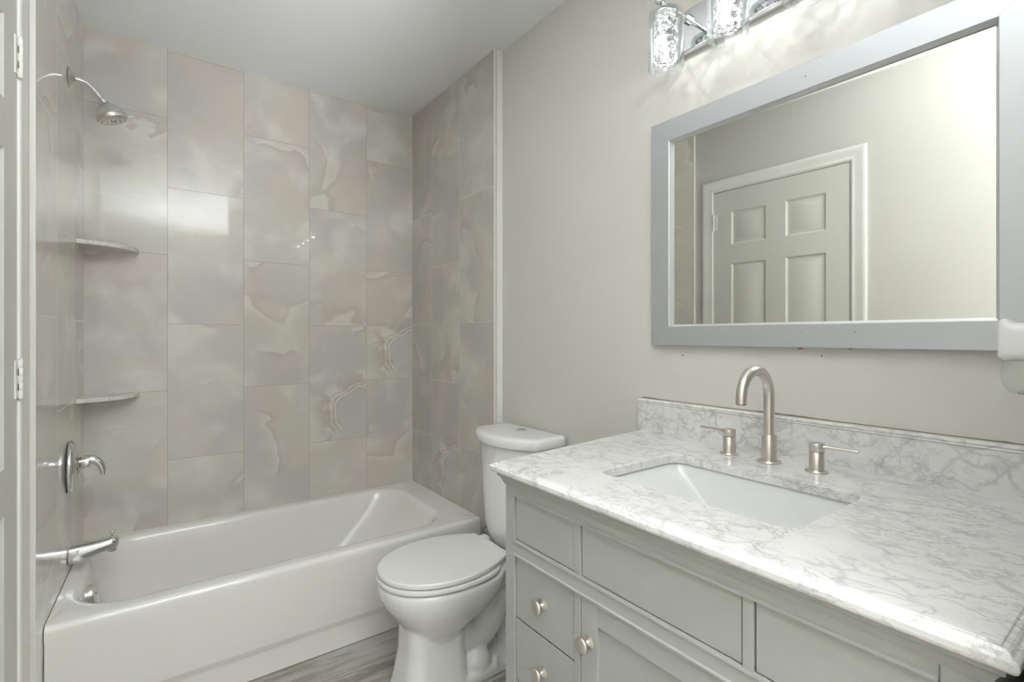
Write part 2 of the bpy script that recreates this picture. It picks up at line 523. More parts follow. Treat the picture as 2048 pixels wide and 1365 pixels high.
bm = bmesh.new(); box(bm, -0.45, 1.45, D, D + .1, ZF, ZC)
struct(obj('wall_back', bm, T_BACK, smooth=0))
bm = bmesh.new(); box(bm, XR, XR + .12, YB, D + .02, ZF, ZC)
struct(obj('wall_right', bm, M_WALL, smooth=0))
# furred-out end wall of the tub alcove, with its painted return
bm = bmesh.new(); box(bm, XT + .010, XR + .01, YTR, D + .01, ZF, ZC)
struct(obj('wall_alcove', bm, M_TRIM, smooth=0))
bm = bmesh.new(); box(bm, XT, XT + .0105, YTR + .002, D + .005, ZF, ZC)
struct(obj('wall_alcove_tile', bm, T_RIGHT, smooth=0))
bm = bmesh.new(); box(bm, XT - .0015, XT + .0045, YTR - .0035, YTR + .004, ZF, ZC)
struct(obj('trim_1', bm, M_TRIM, smooth=0))
bm = bmesh.new(); box(bm, XT + .0065, XT + .0085, YTR - .001, YTR + .002, -0.35, ZC - .01)  # dark strip paints in the shade of the joint beside the edge trim
struct(obj('joint_shade_strip', bm, plain('joint_shadow_grey', (0.25, 0.24, 0.22), 0.8), smooth=0))
# left wall with the door opening
DY0, DY1, DZ1 = 1.008, 1.737, 0.883
bm = bmesh.new()
box(bm, PD - .12, PD, DY1, 2.8, ZF, ZC, f=LW)
box(bm, PD - .12, PD, YB, DY0, ZF, ZC, f=LW)
box(bm, PD - .12, PD, DY0, DY1, DZ1, ZC, f=LW)
struct(obj('wall_left', bm, M_WALL, smooth=0))
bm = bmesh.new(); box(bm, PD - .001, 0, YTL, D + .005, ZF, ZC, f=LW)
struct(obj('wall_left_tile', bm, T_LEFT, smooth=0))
bm = bmesh.new(); box(bm, PD, .0015, YTL - .003, YTL + .002, ZF, ZC, f=LW)
struct(obj('trim_3', bm, M_TRIM, smooth=0))
# near stub wall beside the vanity, hall end wall
bm = bmesh.new(); box(bm, 0.60, XR + .01, YN - .11, YN, ZF, ZC, .002)
struct(obj('wall_near', bm, M_WALL, smooth=0))
bm = bmesh.new(); box(bm, -0.6, 1.45, YB - .1, YB, ZF, ZC)
struct(obj('wall_hall', bm, paint('hall_paint', (.36, .355, .34), .6), smooth=0))

# baseboards
bm = bmesh.new(); box(bm, XR - .013, XR, 0.97, YTR - .002, ZF, ZF + .085, .003)
struct(obj('baseboard_right', bm, M_TRIM))
bm = bmesh.new(); box(bm, PD, PD + .013, YB + .01, DY0 - .075, ZF, ZF + .085, .003, f=LW)
struct(obj('baseboard_left', bm, M_TRIM))

# ---- six-panel door in the left wall
def panel_grid(bm, ys, zs, panels, d0):
    """front sheet with raised-and-fielded panels"""
    for i in range(len(ys) - 1):
        for j in range(len(zs) - 1):
            y0, y1, z0, z1 = ys[i], ys[i + 1], zs[j], zs[j + 1]
            if (i, j) in panels:
                st = [(0, 0), (.004, -.0035), (.010, -.0075), (.016, -.0075), (.040, -.0010), (.0405, -.0008)]
                secs = [[V(*LW(d0 + dd, y, z)) for y, z in ((y0 + k, z0 + k), (y1 - k, z0 + k), (y1 - k, z1 - k), (y0 + k, z1 - k))] for k, dd in st]
                loft(bm, secs, True, False, True)
            else:
                bm.faces.new([bm.verts.new(V(*LW(d0, y, z))) for y, z in ((y0, z0), (y1, z0), (y1, z1), (y0, z1))])
bm = bmesh.new()
dg = .003
ys = [DY0 + dg, 1.118, 1.318, 1.425, 1.628, DY1 - .0006]
zs = [ZF + .012, -0.99, -0.42, -0.31, 0.438, 0.553, 0.752, DZ1 - dg]
PDR = PD + .001
panel_grid(bm, ys, zs, {(i, j) for i in (1, 3) for j in (1, 3, 5)}, PDR)
bmesh.ops.remove_doubles(bm, verts=bm.verts, dist=1e-5)
box(bm, PDR - .035, PDR - .0095, ys[0], ys[-1], zs[0], zs[-1], f=LW)
for (a, b, c, d_) in ((ys[0], ys[0] + .001, zs[0], zs[-1]), (ys[-1] - .001, ys[-1], zs[0], zs[-1]), (ys[0], ys[-1], zs[-1] - .001, zs[-1])):
    box(bm, PDR - .0096, PDR - .0001, a, b, c, d_, f=LW)
door = struct(obj('door_1', bm, M_DOOR, smooth=25))
# hinges (painted over)
for zc in (0.700, -0.108, -0.95):
    hb = bmesh.new()
    for k in range(5):
        z0 = zc - .0475 + k * .019
        lathe(hb, [(.0048, 0), (.0058, .0012), (.0058, .0165), (.0048, .0177)], LW(PD + .0075, DY1 + .001, z0), n=14)
    lathe(hb, [(.0030, -.004), (.0050, -.003), (.0050, 0.099), (.0030, .1)], LW(PD + .0075, DY1 + .001, zc - .0475), n=10)
    box(hb, PD - .002, PD + .0035, DY1 - .022, DY1 + .004, zc - .0475, zc + .0475, f=LW)
    for k in (1, 3):
        pass
    h = obj('hinge', hb, M_TRIM, smooth=40)
    put(h, door)
    sb = bmesh.new()
    for k in (1, 3):
        box(sb, PD + .0040, PD + .0062, DY1 - .0056, DY1 - .0050, zc - .0475 + k * .019, zc - .0475 + (k + 1) * .019 - .002, f=LW)
    s_ = obj('hinge_gap', sb, M_GAP, smooth=0); put(s_, h)
# door knob
kb = bmesh.new()
lathe(kb, [(.031, 0), (.031, .004), (.012, .010), (.011, .03), (.022, .040), (.027, .052), (.024, .066), (.010, .072)], LW(PDR, DY0 + .065, -0.27), (1, 0, 0), 28)
put(obj('door_knob', kb, M_NICKEL, smooth=40, label='brushed nickel door knob'), door)
# casing
CW = .066
def casing(bm, prof):
    """prof: list of (distance outward from opening, thickness d)"""
    path = [(DY1 + .006, ZF), (DY1 + .006, DZ1 + .006), (DY0 - .006, DZ1 + .006), (DY0 - .006, ZF)]
    offs = [(1, 0), (1, 1), (-1, 1), (-1, 0)]
    secs = []
    for (y, z), (sy, sz) in zip(path, offs):
        secs.append([V(*LW(PD + d, y + sy * o, z + sz * o)) for o, d in prof])
    loft(bm, secs)
bm = bmesh.new()
casing(bm, [(0, 0), (0, .006), (.006, .0085), (.012, .007), (.020, .007), (.030, .009), (.044, .0112), (.050, .0125), (.060, .0125), (CW - .002, .0112), (CW, .009), (CW, 0)])
struct(obj('trim_4', bm, M_TRIM, smooth=22))
bm = bmesh.new()
for y0, y1 in ((DY1, DY1 + .008), (DY0 - .008, DY0)):
    box(bm, PD - .10, PD + .001, y0, y1, ZF, DZ1 + .006, f=LW)
box(bm, PD - .10, PD + .001, DY0 - .008, DY1 + .008, DZ1, DZ1 + .008, f=LW)
struct(obj('trim_5', bm, M_TRIM, smooth=0))

# ------------------------------------------------------------------ bathtub
TX0, TX1, TY0, TY1 = -0.2515, XT - .001, 1.960, D - .002
tub = thing('bathtub', 'glossy off-white alcove bathtub with plain apron between the tiled walls', 'bathtub', (0.5, 2.33, ZF))
def tx0(y): return xl(y) + .0015
bm = bmesh.new()
NA, NS = 8, 14
def ring(x0, x1, y0, y1, r, z, skew=0.0):
    out = []
    for x, y in rr(x0, x1, y0, y1, r, NA, NS):
        k = max(0.0, min(1.0, (TX1 - x) / (TX1 - TX0)))
        out.append(V(x + (tx0(y) - TX0) * k * skew, y, z))
    return out
def outer(y0, z, r=.002):
    return ring(TX0, TX1, y0, TY1, r, z, 1.0)
secs = [outer(TY0 + .03, ZF + .002), outer(TY0 + .014, ZF + .003), outer(TY0 + .014, ZF + .085),
        outer(TY0 + .012, ZF + .093), outer(TY0 + .003, ZF + .112), outer(TY0 + .001, ZF + .120),
        outer(TY0 + .004, ZRIM - .055), outer(TY0 + .001, ZRIM - .040)]
for a in range(0, 91, 15):
    t = math.radians(a)
    secs.append(outer(TY0 + .018 * (1 - math.cos(t)), ZRIM - .018 + .018 * math.sin(t)))
BX0, BX1, BY0, BY1 = -0.200, 1.115, 2.030, 2.652
def inner(l, rg, fr, bk, r, z):
    return ring(BX0 + l, BX1 - rg, BY0 + fr, BY1 - bk, r, z, .35)
secs += [inner(-.012, -.014, -.012, -.012, .150, ZRIM), inner(-.004, -.005, -.004, -.004, .148, ZRIM - .0015),
         inner(.004, .006, .004, .004, .145, ZRIM - .007), inner(.009, .016, .009, .009, .143, ZRIM - .018),
         inner(.014, .035, .014, .013, .140, ZRIM - .045), inner(.022, .085, .022, .020, .138, ZRIM - .10),
         inner(.034, .150, .033, .030, .135, ZRIM - .17), inner(.048, .215, .047, .042, .130, ZRIM - .235),
         inner(.066, .265, .062, .056, .120, ZRIM - .280), inner(.090, .300, .085, .078, .105, ZRIM - .305),
         inner(.130, .340, .120, .112, .085, ZRIM - .316), inner(.22, .42, .19, .18, .05, ZRIM - .320)]
loft(bm, secs, True, False, True)
put(obj('tub_shell', bm, M_TUB, smooth=50), tub)
# overflow plate on the drain end wall of the basin
ovx, ovy, ovz = -0.174, 2.33, -0.930
bm = bmesh.new()
lathe(bm, [(.034, -.012), (.036, -.002), (.0365, .008), (.034, .013), (.026, .0155), (.005, .016)], (ovx, ovy, ovz), (1, 0, .16), 40)
ovp = obj('overflow_plate', bm, M_NICKEL, smooth=40, label='brushed nickel overflow plate'); put(ovp, tub)
bm = bmesh.new(); lathe(bm, [(.004, 0), (.004, .0018)], (ovx + .0155, ovy, ovz + .004), (1, 0, .16), 16)
put(obj('overflow_screw', bm, M_DARK, smooth=40), ovp)
bm = bmesh.new(); box(bm, ovx + .001, ovx + .0125, ovy - .010, ovy + .006, ovz - .0365, ovz - .031)
put(obj('overflow_slot', bm, M_DARK, smooth=0), ovp)
bm = bmesh.new()
lathe(bm, [(.040, 0), (.040, .002), (.034, .005), (.031, .006), (.030, .014), (.024, .018), (.005, .019)], (0.05, 2.33, ZRIM - .3195), (0, 0, 1), 36)
put(obj('drain', bm, M_NICKEL, smooth=40, label='brushed nickel tub drain'), tub)

# ------------------------------------------------------------------ tub spout, valve, shower head
YF = 2.375
sx = xl(YF)
sp = thing('tub_spout', 'chrome tub spout with pull-up diverter low on the left tiled wall', 'tub spout', (sx, YF, -.785))
bm = bmesh.new()
secs = []
for x, zc, ry, rz in [(0, -.785, .031, .0335), (.006, -.785, .032, .0345), (.035, -.783, .031, .0325), (.065, -.779, .029, .0285), (.095, -.773, .0265, .0245), (.118, -.768, .0245, .022), (.132, -.767, .022, .021), (.139, -.769, .017, .0165), (.142, -.770, .009, .009)]:
    s = []
    for i in range(28):
        a = 2 * PI * i / 28
        ca, sa = math.cos(a), math.sin(a)
        e = .75
        s.append(V(sx + x, YF + ry * math.copysign(abs(ca) ** e, ca), zc + rz * math.copysign(abs(sa) ** e, sa)))
    secs.append(s)
loft(bm, secs)
put(obj('spout_body', bm, M_CHROME, smooth=45), sp)
bm = bmesh.new(); lathe(bm, [(.014, 0), (.015, .003), (.015, .024), (.017, .028)], (sx + .122, YF, -.800), (0, 0, 1), 24)
put(obj('spout_outlet', bm, M_CHROME, smooth=45), sp)
bm = bmesh.new(); lathe(bm, [(.0035, -.006), (.0032, .010), (.004, .012), (.0085, .017), (.0095, .0195), (.0085, .022), (.002, .0225)], (sx + .122, YF, -.748), (0, 0, 1), 20)
put(obj('diverter_knob', bm, M_CHROME, smooth=45), sp)

vx, vz = sx, -.470
va = thing('shower_valve', 'round chrome shower valve plate with curved lever on the left tiled wall', 'shower valve', (vx, YF, vz))
bm = bmesh.new()
lathe(bm, [(.092, 0), (.094, .005), (.093, .010), (.087, .0165), (.070, .0215), (.053, .0245), (.048, .0255), (.046, .0285), (.030, .0295), (.010, .0295)], (vx, YF, vz), (1, SL, 0), 56)
put(obj('valve_plate', bm, M_CHROME, smooth=40), va)
bm = bmesh.new()
lathe(bm, [(.0175, .026), (.0175, .040), (.0215, .041), (.0225, .056), (.020, .061), (.005, .063)], (vx, YF, vz + .012), (1, 0, 0), 28)
hd = obj('valve_hub', bm, M_CHROME, smooth=40); put(hd, va)
bm = bmesh.new()
pts = catmull([(vx + .045, YF, vz + .016), (vx + .064, YF - .002, vz + .019), (vx + .082, YF - .004, vz + .008), (vx + .093, YF - .005, vz - .014), (vx + .096, YF - .006, vz - .040)], 6)
n = len(pts)
tube(bm, pts, [(.0185 - .0115 * (i / (n - 1)) ** 1.2) for i in range(n)], 20)
put(obj('lever', bm, M_CHROME, smooth=60), va)
bm = bmesh.new(); lathe(bm, [(.0185, 0), (.0185, .006)], (vx + .0295, YF, vz + .012), (1, 0, 0), 24)
put(obj('valve_collar', bm, brushed('worn_collar', (.35, .28, .22), .4), smooth=40), va)
bm = bmesh.new(); box(bm, vx + .0290, vx + .0312, YF - .024, YF - .019, vz - .022, vz - .004, .0008)
put(obj('temperature_mark', bm, M_RED, smooth=0, label='small red temperature mark'), va)

hx, hz = sx, .928
sh = thing('wall_shower', 'chrome shower head on a bent arm high on the left tiled wall', 'shower', (hx, YF, hz))
bm = bmesh.new(); lathe(bm, [(.034, 0), (.035, .0015), (.033, .004), (.024, .009), (.016, .014), (.012, .019)], (hx, YF, hz), (1, 0, 0), 36)
put(obj('wall_flange', bm, M_NICKEL, smooth=50, label='round nickel wall flange'), sh)
bm = bmesh.new()
pts = catmull([(hx, YF, hz), (hx + .028, YF, hz + .0005), (hx + .052, YF, hz - .008), (hx + .074, YF, hz - .029), (hx + .094, YF, hz - .057)], 8)
tube(bm, pts, .0095, 20)
put(obj('shower_arm', bm, M_CHROME, smooth=60), sh)
ax = Vector((.36, 0, -.93)).normalized()
p0 = Vector((hx + .090, YF, hz - .050))
def along(d): return tuple(p0 + ax * d)
bm = bmesh.new(); lathe(bm, [(.0115, 0), (.0125, .001), (.0130, .006), (.0130, .019), (.0105, .021), (.010, .026)], tuple(p0), (.62, 0, -.78), 28)
put(obj('swivel_collar', bm, M_CHROME, smooth=40), sh)
p0 = p0 + Vector((.62, 0, -.78)).normalized() * .020
bm = bmesh.new(); lathe(bm, [(.010, 0), (.0165, .002), (.0255, .008), (.0335, .017), (.0400, .028), (.0450, .039), (.0475, .046), (.0475, .0475)], tuple(p0), ax, 44)
hb_ = obj('head_shell', bm, M_CHROME, smooth=50); put(hb_, sh)
bm = bmesh.new(); lathe(bm, [(.0455, .0475), (.0455, .0495), (.0485, .050), (.0485, .060), (.045, .0635), (.030, .0640), (.029, .0655), (.012, .0655), (.011, .064), (.001, .064)], tuple(p0), ax, 44)
fc = obj('spray_face', bm, M_NICKEL, smooth=40, label='brushed spray face ring'); put(fc, sh)
a1 = ax.cross(Vector((0, 1, 0))).normalized(); a2 = ax.cross(a1)
bm = bmesh.new()
for k, (rad, cnt) in enumerate([(.037, 20), (.022, 10), (.007, 5)]):
    for i in range(cnt):
        q = p0 + ax * (.0625 if rad > .03 else .0645) + (a1 * math.cos(2 * PI * i / cnt) + a2 * math.sin(2 * PI * i / cnt)) * rad
        lathe(bm, [(.0019, 0), (.0015, .0032)], tuple(q), ax, 8)
put(obj('spray_nozzles', bm, plain('nozzle_rubber', (.18, .18, .18), .5), smooth=0, kind='stuff'), fc)
bm = bmesh.new()
q = p0 + ax * .055
d1 = -a1 if a1.x < 0 else a1
tb = [tuple(q + d1 * .044), tuple(q + d1 * .056), tuple(q + d1 * .064)]
tube(bm, tb, [.0042, .0045, .0068], 12, .55)
put(obj('spray_lever', bm, M_PLASTIC, smooth=60, label='clear plastic spray selector tab'), sh)

# ------------------------------------------------------------------ corner shelves
def shelf(z, label):
    bm = bmesh.new()
    n = 20
    pts = [(xl(D) + .0005, D - .0005)]
    R1, R2 = .183, .180
    for i in range(n + 1):
        a = PI / 2 * i / n
        x, y = R1 * math.sin(a), -R2 * math.cos(a)
        # flatter front edge than a true quarter circle
        y2 = D + y
        pts.append((xl(y2) + .0005 + x, y2 - .0005))
    secs = []
    cx_, cy_ = .0, .0
    for dz, k in ((-.0175, .003), (-.0155, 0), (-.002, 0), (0, .003)):
        s = []
        for i, (x, y) in enumerate(pts):
            if i == 0: s.append(V(x, y, z + dz)); continue
            vx_, vy_ = x - pts[0][0], y - pts[0][1]
            l = math.hypot(vx_, vy_)
            s.append(V(pts[0][0] + vx_ * (l - k) / l, pts[0][1] + vy_ * (l - k) / l, z + dz))
        secs.append(s)
    loft(bm, secs)
    o = obj('corner_shelf', bm, M_SHELF, smooth=30)
    o['label'] = label; o['category'] = 'shelf'; o['group'] = 'marble corner shelves in the shower'
    return o
shelf(.376, 'marble quarter-round corner shelf, the higher one seen from below')
shelf(-.2435, 'marble quarter-round corner shelf, the lower one above the valve')

# ------------------------------------------------------------------ toilet
TC = 1.585
TW = 1.284
TROT = math.radians(2.0)
def TT(u, v, z):
    """toilet space: u out from the wall, v sideways (towards the vanity positive), z above floor"""
    c, s = math.cos(TROT), math.sin(TROT)
    x = -u; y = -v
    return V(TW + (x * c - y * s), TC + .010 + (x * s + y * c), z - H0)
to = thing('toilet', 'white two-piece toilet with closed lid beside the bathtub', 'toilet', (TW - .35, TC, ZF))
def egg(u0, u1, hw, k=.44, n=40, sq=2.2, back=3.2):
    """outline: rounded back at u0, elliptical front at u1; widest at u0+k*(u1-u0)"""
    um = u0 + k * (u1 - u0)
    out = []
    for i in range(n):
        a = 2 * PI * i / n
        ca, sa = math.cos(a), math.sin(a)
        e = 2 / (sq if ca > 0 else back)
        r = (u1 - um) if ca > 0 else (um - u0)
        out.append((um + r * math.copysign(abs(ca) ** e, ca), hw * math.copysign(abs(sa) ** (2 / (sq if ca > 0 else back)), sa)))
    return out
def esec(u0, u1, hw, z, **kw): return [TT(u, v, z) for u, v in egg(u0, u1, hw, **kw)]
def rsec(u0, u1, hw, r, z): return [TT(u, v, z) for u, v in rr(u0, u1, -hw, hw, r)]
bm = bmesh.new()
loft(bm, [esec(.40, .55, .070, .16), esec(.385, .575, .098, .215), esec(.34, .598, .122, .250), esec(.29, .625, .148, .285), esec(.26, .650, .168, .320),
          esec(.245, .664, .179, .350), esec(.24, .670, .184, .375), esec(.24, .671, .185, .392), esec(.242, .668, .182, .398), esec(.246, .664, .178, .400)])
loft(bm, [rsec(.360, .600, .086, .05, .30), rsec(.372, .590, .080, .05, .24), rsec(.378, .592, .083, .05, .15), rsec(.375, .606, .094, .05, .06), rsec(.370, .618, .104, .05, .002)])
# deck under the tank
loft(bm, [rsec(.10, .33, .060, .03, .27), rsec(.05, .37, .095, .03, .325), rsec(.025, .40, .118, .03, .355), rsec(.02, .42, .135, .03, .375), rsec(.02, .42, .138, .03, .396), rsec(.023, .417, .135, .03, .400)])
# bottom flange
loft(bm, [rsec(.10, .61, .100, .06, .0), rsec(.10, .61, .102, .06, .024), rsec(.106, .604, .095, .06, .036)])
# trapway humps
def ball(u, v, z, r, sz=1.0):
    c = TT(u, v, z)
    m = Matrix.Translation(c) @ Matrix.Diagonal((r, r, r * sz, 1))
    bmesh.ops.create_icosphere(bm, subdivisions=3, radius=1, matrix=m)
for pts_ in ([(.42, 0, .20, .075), (.36, 0, .14, .072), (.30, 0, .13, .07), (.25, 0, .17, .068), (.215, 0, .23, .068), (.19, 0, .27, .07), (.15, 0, .24, .066), (.125, 0, .17, .062), (.12, 0, .09, .062), (.12, 0, .04, .062)],):
    P_ = catmull([p[:3] for p in pts_], 4)
    for i, p in enumerate(P_):
        ball(p.x, p.y, p.z, .068)
for p in ((.33, .045, .055, .055), (.33, -.045, .055, .055)):
    ball(*p)
bowl = obj('bowl', bm, M_PORC, smooth=180)
md = bowl.modifiers.new('remesh', 'REMESH'); md.mode = 'VOXEL'; md.voxel_size = .005; md.use_smooth_shade = True
md = bowl.modifiers.new('smooth', 'SMOOTH'); md.factor = .6; md.iterations = 7
put(bowl, to)
# seat ring and lid
bm = bmesh.new()
def sl(u0, u1, hw, z, dz=0, tilt=.0): return [TT(u, v, z) for u, v in egg(u0, u1, hw, k=.42, n=56, sq=2.15, back=2.9)]
loft(bm, [sl(.262, .665, .178, .4035), sl(.256, .674, .186, .406), sl(.254, .676, .188, .412), sl(.256, .674, .186, .4185), sl(.262, .667, .180, .421)])
put(obj('seat', bm, M_SEAT, smooth=50), to)
def lid_outline(k):
    # straight back edge, egg front
    out = []
    ub, uf, um, hw, hb = .228, .672, .44, .183, .108
    n = 60
    for i in range(n + 1):
        a = -PI * .5 + PI * i / n
        ca, sa = math.cos(a), math.sin(a)
        out.append((um + (uf - um) * abs(ca) ** (2 / 2.1) , hw * math.copysign(abs(sa) ** (2 / 2.15), sa)))
    # side taper back
    m = 12
    for i in range(1, m + 1):
        t = i / m
        out.append((um + (ub - um) * t, hw + (hb - hw) * (t ** 1.9)))
    for i in range(1, 8):
        t = i / 8
        out.append((ub - .004 * math.sin(PI * t), hb - 2 * hb * t))
    for i in range(m, 0, -1):
        t = i / m
        out.append((um + (ub - um) * t, -(hw + (hb - hw) * (t ** 1.9))))
    cu = .44
    return [(cu + (u - cu) * (1 - k / .2), v * (1 - k / .18)) for u, v in out]
bm = bmesh.new()
secs = [[TT(u, v, z) for u, v in lid_outline(k)] for k, z in ((.006, .424), (.001, .4255), (0, .429), (.0012, .437), (.005, .4405), (.02, .4415))]
loft(bm, secs)
put(obj('seat_lid', bm, M_SEAT, smooth=35), to)
for sv in (-1, 1):
    bm = bmesh.new()
    s0 = rr(.183, .222, sv * .085 - .019, sv * .085 + .019, .008)
    loft(bm, [[TT(u, v, z) for u, v in s0] for z in (.400, .424)] + [[TT(.2025 + (u - .2025) * .86, sv * .085 + (v - sv * .085) * .86, .428) for u, v in s0]])
    put(obj('seat_hinge', bm, M_SEAT, smooth=40), to)
# bolt caps
for sv in (-1, 1):
    bm = bmesh.new()
    c0 = TT(.27, sv * .088, .030)
    lathe(bm, [(.0165, 0), (.0165, .006), (.0145, .020), (.0115, .034), (.009, .038), (.003, .039)], (c0.x, c0.y, c0.z - H0), (0, 0, 1), 28)
    put(obj('bolt_cap', bm, M_PLASTIC, smooth=40), to)
# tank
def tank_out(u0, u1, hw, bow, n=14):
    """D shape: flat back, bowed front; list of (u,v)"""
    out = []
    r = .035
    for i in range(5):
        a = PI + PI / 2 * i / 4
        out.append((u0 + r + r * math.cos(a) , -hw + r + r * math.sin(a)))
    ue = u1 - bow
    for i in range(7):
        a = -PI / 2 + PI / 2 * i / 6 * .8
        out.append((ue - r + r * math.cos(a), -hw + r + r * math.sin(a)))
    v0 = out[-1][1]
    uu0 = out[-1][0]
    for i in range(1, n):
        t = i / n
        v = v0 * (1 - 2 * t)
        out.append((uu0 + (u1 - uu0) * (1 - (v / v0) ** 2) ** .8, v))
    half = out[5:12]
    for (u, v) in reversed(half):
        out.append((u, -v))
    for i in range(5):
        a = PI / 2 + PI / 2 * i / 4
        out.append((u0 + r + r * math.cos(a), hw - r + r * math.sin(a)))
    return out
def tsec(u0, u1, hw, bow, z): return [TT(u, v, z) for u, v in tank_out(u0, u1, hw, bow)]
bm = bmesh.new()
loft(bm, [tsec(.055, .165, .110, .03, .401), tsec(.035, .185, .135, .035, .412), tsec(.022, .197, .152, .04, .440), tsec(.016, .205, .162, .045, .480), tsec(.012, .214, .175, .05, .62), tsec(.010, .220, .183, .052, .812)])
put(obj('tank', bm, M_PORC, smooth=50), to)
bm = bmesh.new()
loft(bm, [tsec(.010, .224, .186, .054, .8105), tsec(.004, .236, .197, .056, .812), tsec(.003, .238, .199, .056, .818), tsec(.003, .238, .199, .056, .838), tsec(.006, .234, .196, .056, .846), tsec(.014, .226, .188, .055, .8495), tsec(.03, .20, .168, .05, .8505)])
lid = obj('tank_lid', bm, M_PORC, smooth=50); put(lid, to)
bm = bmesh.new()
cb = TT(.078, .0, .8495)
lathe(bm, [(.021, 0), (.021, .003), (.0185, .0048), (.0180, .004), (.002, .004)], (cb.x, cb.y, cb.z - H0), (0, 0, 1), 36)
fb = obj('flush_button', bm, M_CHROME, smooth=40, label='round chrome flush button'); put(fb, lid)
bm = bmesh.new()
for k in (0, 1):
    pass
box(bm, cb.x - .0007, cb.x + .0007, cb.y - .017, cb.y + .017, cb.z - H0 + .0040, cb.z - H0 + .0046)
put(obj('button_split', bm, M_DARK, smooth=0), fb)

# ------------------------------------------------------------------ water shut-off valve between tub and toilet
sv = thing('shutoff_valve', 'small chrome water shut-off valve on the wall between tub and toilet', 'valve', (XR, 1.835, -.885))
bm = bmesh.new()
lathe(bm, [(.028, 0), (.028, .002), (.012, .008), (.010, .010), (.008, .012), (.008, .035), (.0125, .036), (.0125, .060), (.009, .062), (.009, .075), (.004, .076)], (XR, 1.815, -.900), (-1, 0, 0), 24)
put(obj('valve_body', bm, M_CHROME, smooth=40), sv)
bm = bmesh.new()
secs = []
lathe(bm, [(.006, 0), (.017, .002), (.018, .007), (.017, .012), (.006, .014)], (XR - .076, 1.815, -.900), (-1, 0, 0), 20)
put(obj('valve_handle', bm, M_CHROME, smooth=40), sv)
bm = bmesh.new()
tube(bm, catmull([(XR - .048, 1.815, -.892), (XR - .05, 1.815, -.865), (XR - .075, 1.85, -.845), (XR - .10, 1.855, -.86), (XR - .085, 1.84, -.88)], 8), .0012, 8)
put(obj('wire_tie', bm, M_DARK, smooth=60, label='thin dark wire loop'), sv)
bm = bmesh.new()
tube(bm, catmull([(XR - .048, 1.815, -.888), (XR - .05, 1.808, -.86), (XR - .055, 1.795, -.83), (XR - .06, 1.790, -.80), (XR - .06, 1.792, -.77)], 8), .0055, 12)
put(obj('supply_hose', bm, M_HOSE, smooth=60), sv)

# ------------------------------------------------------------------ vanity cabinet
CX0 = .672          # face frame plane
CY0, CY1 = .120, .948
va_ = thing('vanity_cabinet', 'pale grey-green vanity cabinet with drawers and nickel knobs under the marble top', 'cabinet', (.97, .53, ZF))
Z_T = -.316
bm = bmesh.new()
box(bm, CX0 + .018, XR - .003, CY1 - .018, CY1, ZF + .09, Z_T)
box(bm, CX0 + .018, XR - .003, CY0, CY0 + .018, ZF + .09, Z_T)
box(bm, XR - .012, XR - .004, CY0 + .018, CY1 - .018, ZF + .09, -.50)
box(bm, CX0 + .018, XR - .012, CY0 + .018, CY1 - .018, ZF + .10, ZF + .118)
put(obj('carcass', bm, M_CAB, smooth=0), va_)
bm = bmesh.new()
ZB = ZF + .135
def fr(y0, y1, z0, z1, x=CX0, bev=.0012):
    box(bm, x, CX0 + .0185, y0, y1, z0, z1, bev)
fr(.913, CY1, ZF, Z_T)            # left stile = leg
fr(CY0, .158, ZF, Z_T)
fr(.699, .716, ZB, -.4975)
fr(.358, .374, ZB, -.4975)
fr(.699, .716, -.4655, -.362)
fr(.358, .374, -.4655, -.362)
fr(.158, .913, -.363, Z_T)
fr(.158, .913, -.4985, -.4645)
fr(.158, .913, ZF + .09, ZB)
put(obj('face_frame', bm, M_CAB, smooth=0), va_)
bm = bmesh.new()
for (za, zb) in ((-.3705, -.3635),):
    pass
# rail mouldings standing proud of the frame
def hmold(za, zb, prof):
    sweep(bm, [(CX0, .1585), (CX0, .9125)], [(-o, z) for o, z in prof])
def rail(zlo, zhi, b=.0042, h=.0052):
    pr = [(0, zlo), (-h, zlo), (-h, zlo + b * .7), (-.0025, zlo + b * 1.3), (-.0022, zhi - b * 1.3), (-h, zhi - b * .7), (-h, zhi), (0, zhi)]
    sweep(bm, [(CX0, .9125), (CX0, .1585)], [(-o, z) for o, z in pr])
rail(-.4978, -.4652)
pr = [(0, -.3630), (-.0052, -.3630), (-.0052, -.3585), (-.0022, -.3570), (-.0018, -.345), (0, -.345)]
sweep(bm, [(CX0, .9125), (CX0, .1585)], [(-o, z) for o, z in pr])
put(obj('rail_moulding', bm, M_CAB, smooth=14), va_)
bm = bmesh.new()
pr = [(-.004, -.3450), (.002, -.3450), (.003, -.3420), (.0045, -.3400), (.006, -.3355), (.0095, -.3290), (.0135, -.3255), (.0145, -.3250), (.0145, -.3165), (-.004, -.3165)]
sweep(bm, [(XR - .005, CY1), (CX0, CY1), (CX0, CY0), (XR - .005, CY0)], pr)
put(obj('crown_moulding', bm, M_CAB, smooth=14), va_)
# fronts
G = .0021
def front(name, y0, y1, z0, z1, x=CX0 + .0030, th=.016, side=False):
    b = bmesh.new()
    box(b, x, x + th, y0 + G, y1 - G, z0 + G, z1 - G, .0014)
    o = obj(name, b, M_CAB, smooth=0)
    put(o, va_)
    return o
def knob(par, y, z, x=CX0 + .0030):
    b = bmesh.new()
    lathe(b, [(.0125, 0), (.0128, .0012), (.0110, .0028), (.0062, .0048), (.0045, .008), (.0045, .0125), (.0070, .0155), (.0140, .0175), (.0156, .0195), (.0157, .0215), (.0140, .0238), (.008, .0253), (.001, .0258)], (x, y, z), (-1, 0, 0), 36)
    o = obj('knob', b, M_NICKEL, smooth=50, label='brushed nickel mushroom knob')
    put(o, par)
    return o
front('false_front', .716, .913, -.4652, -.3630)
front('false_front', .374, .699, -.4652, -.3630)
front('false_front', .158, .358, -.4652, -.3630)
zt_ = -.4978
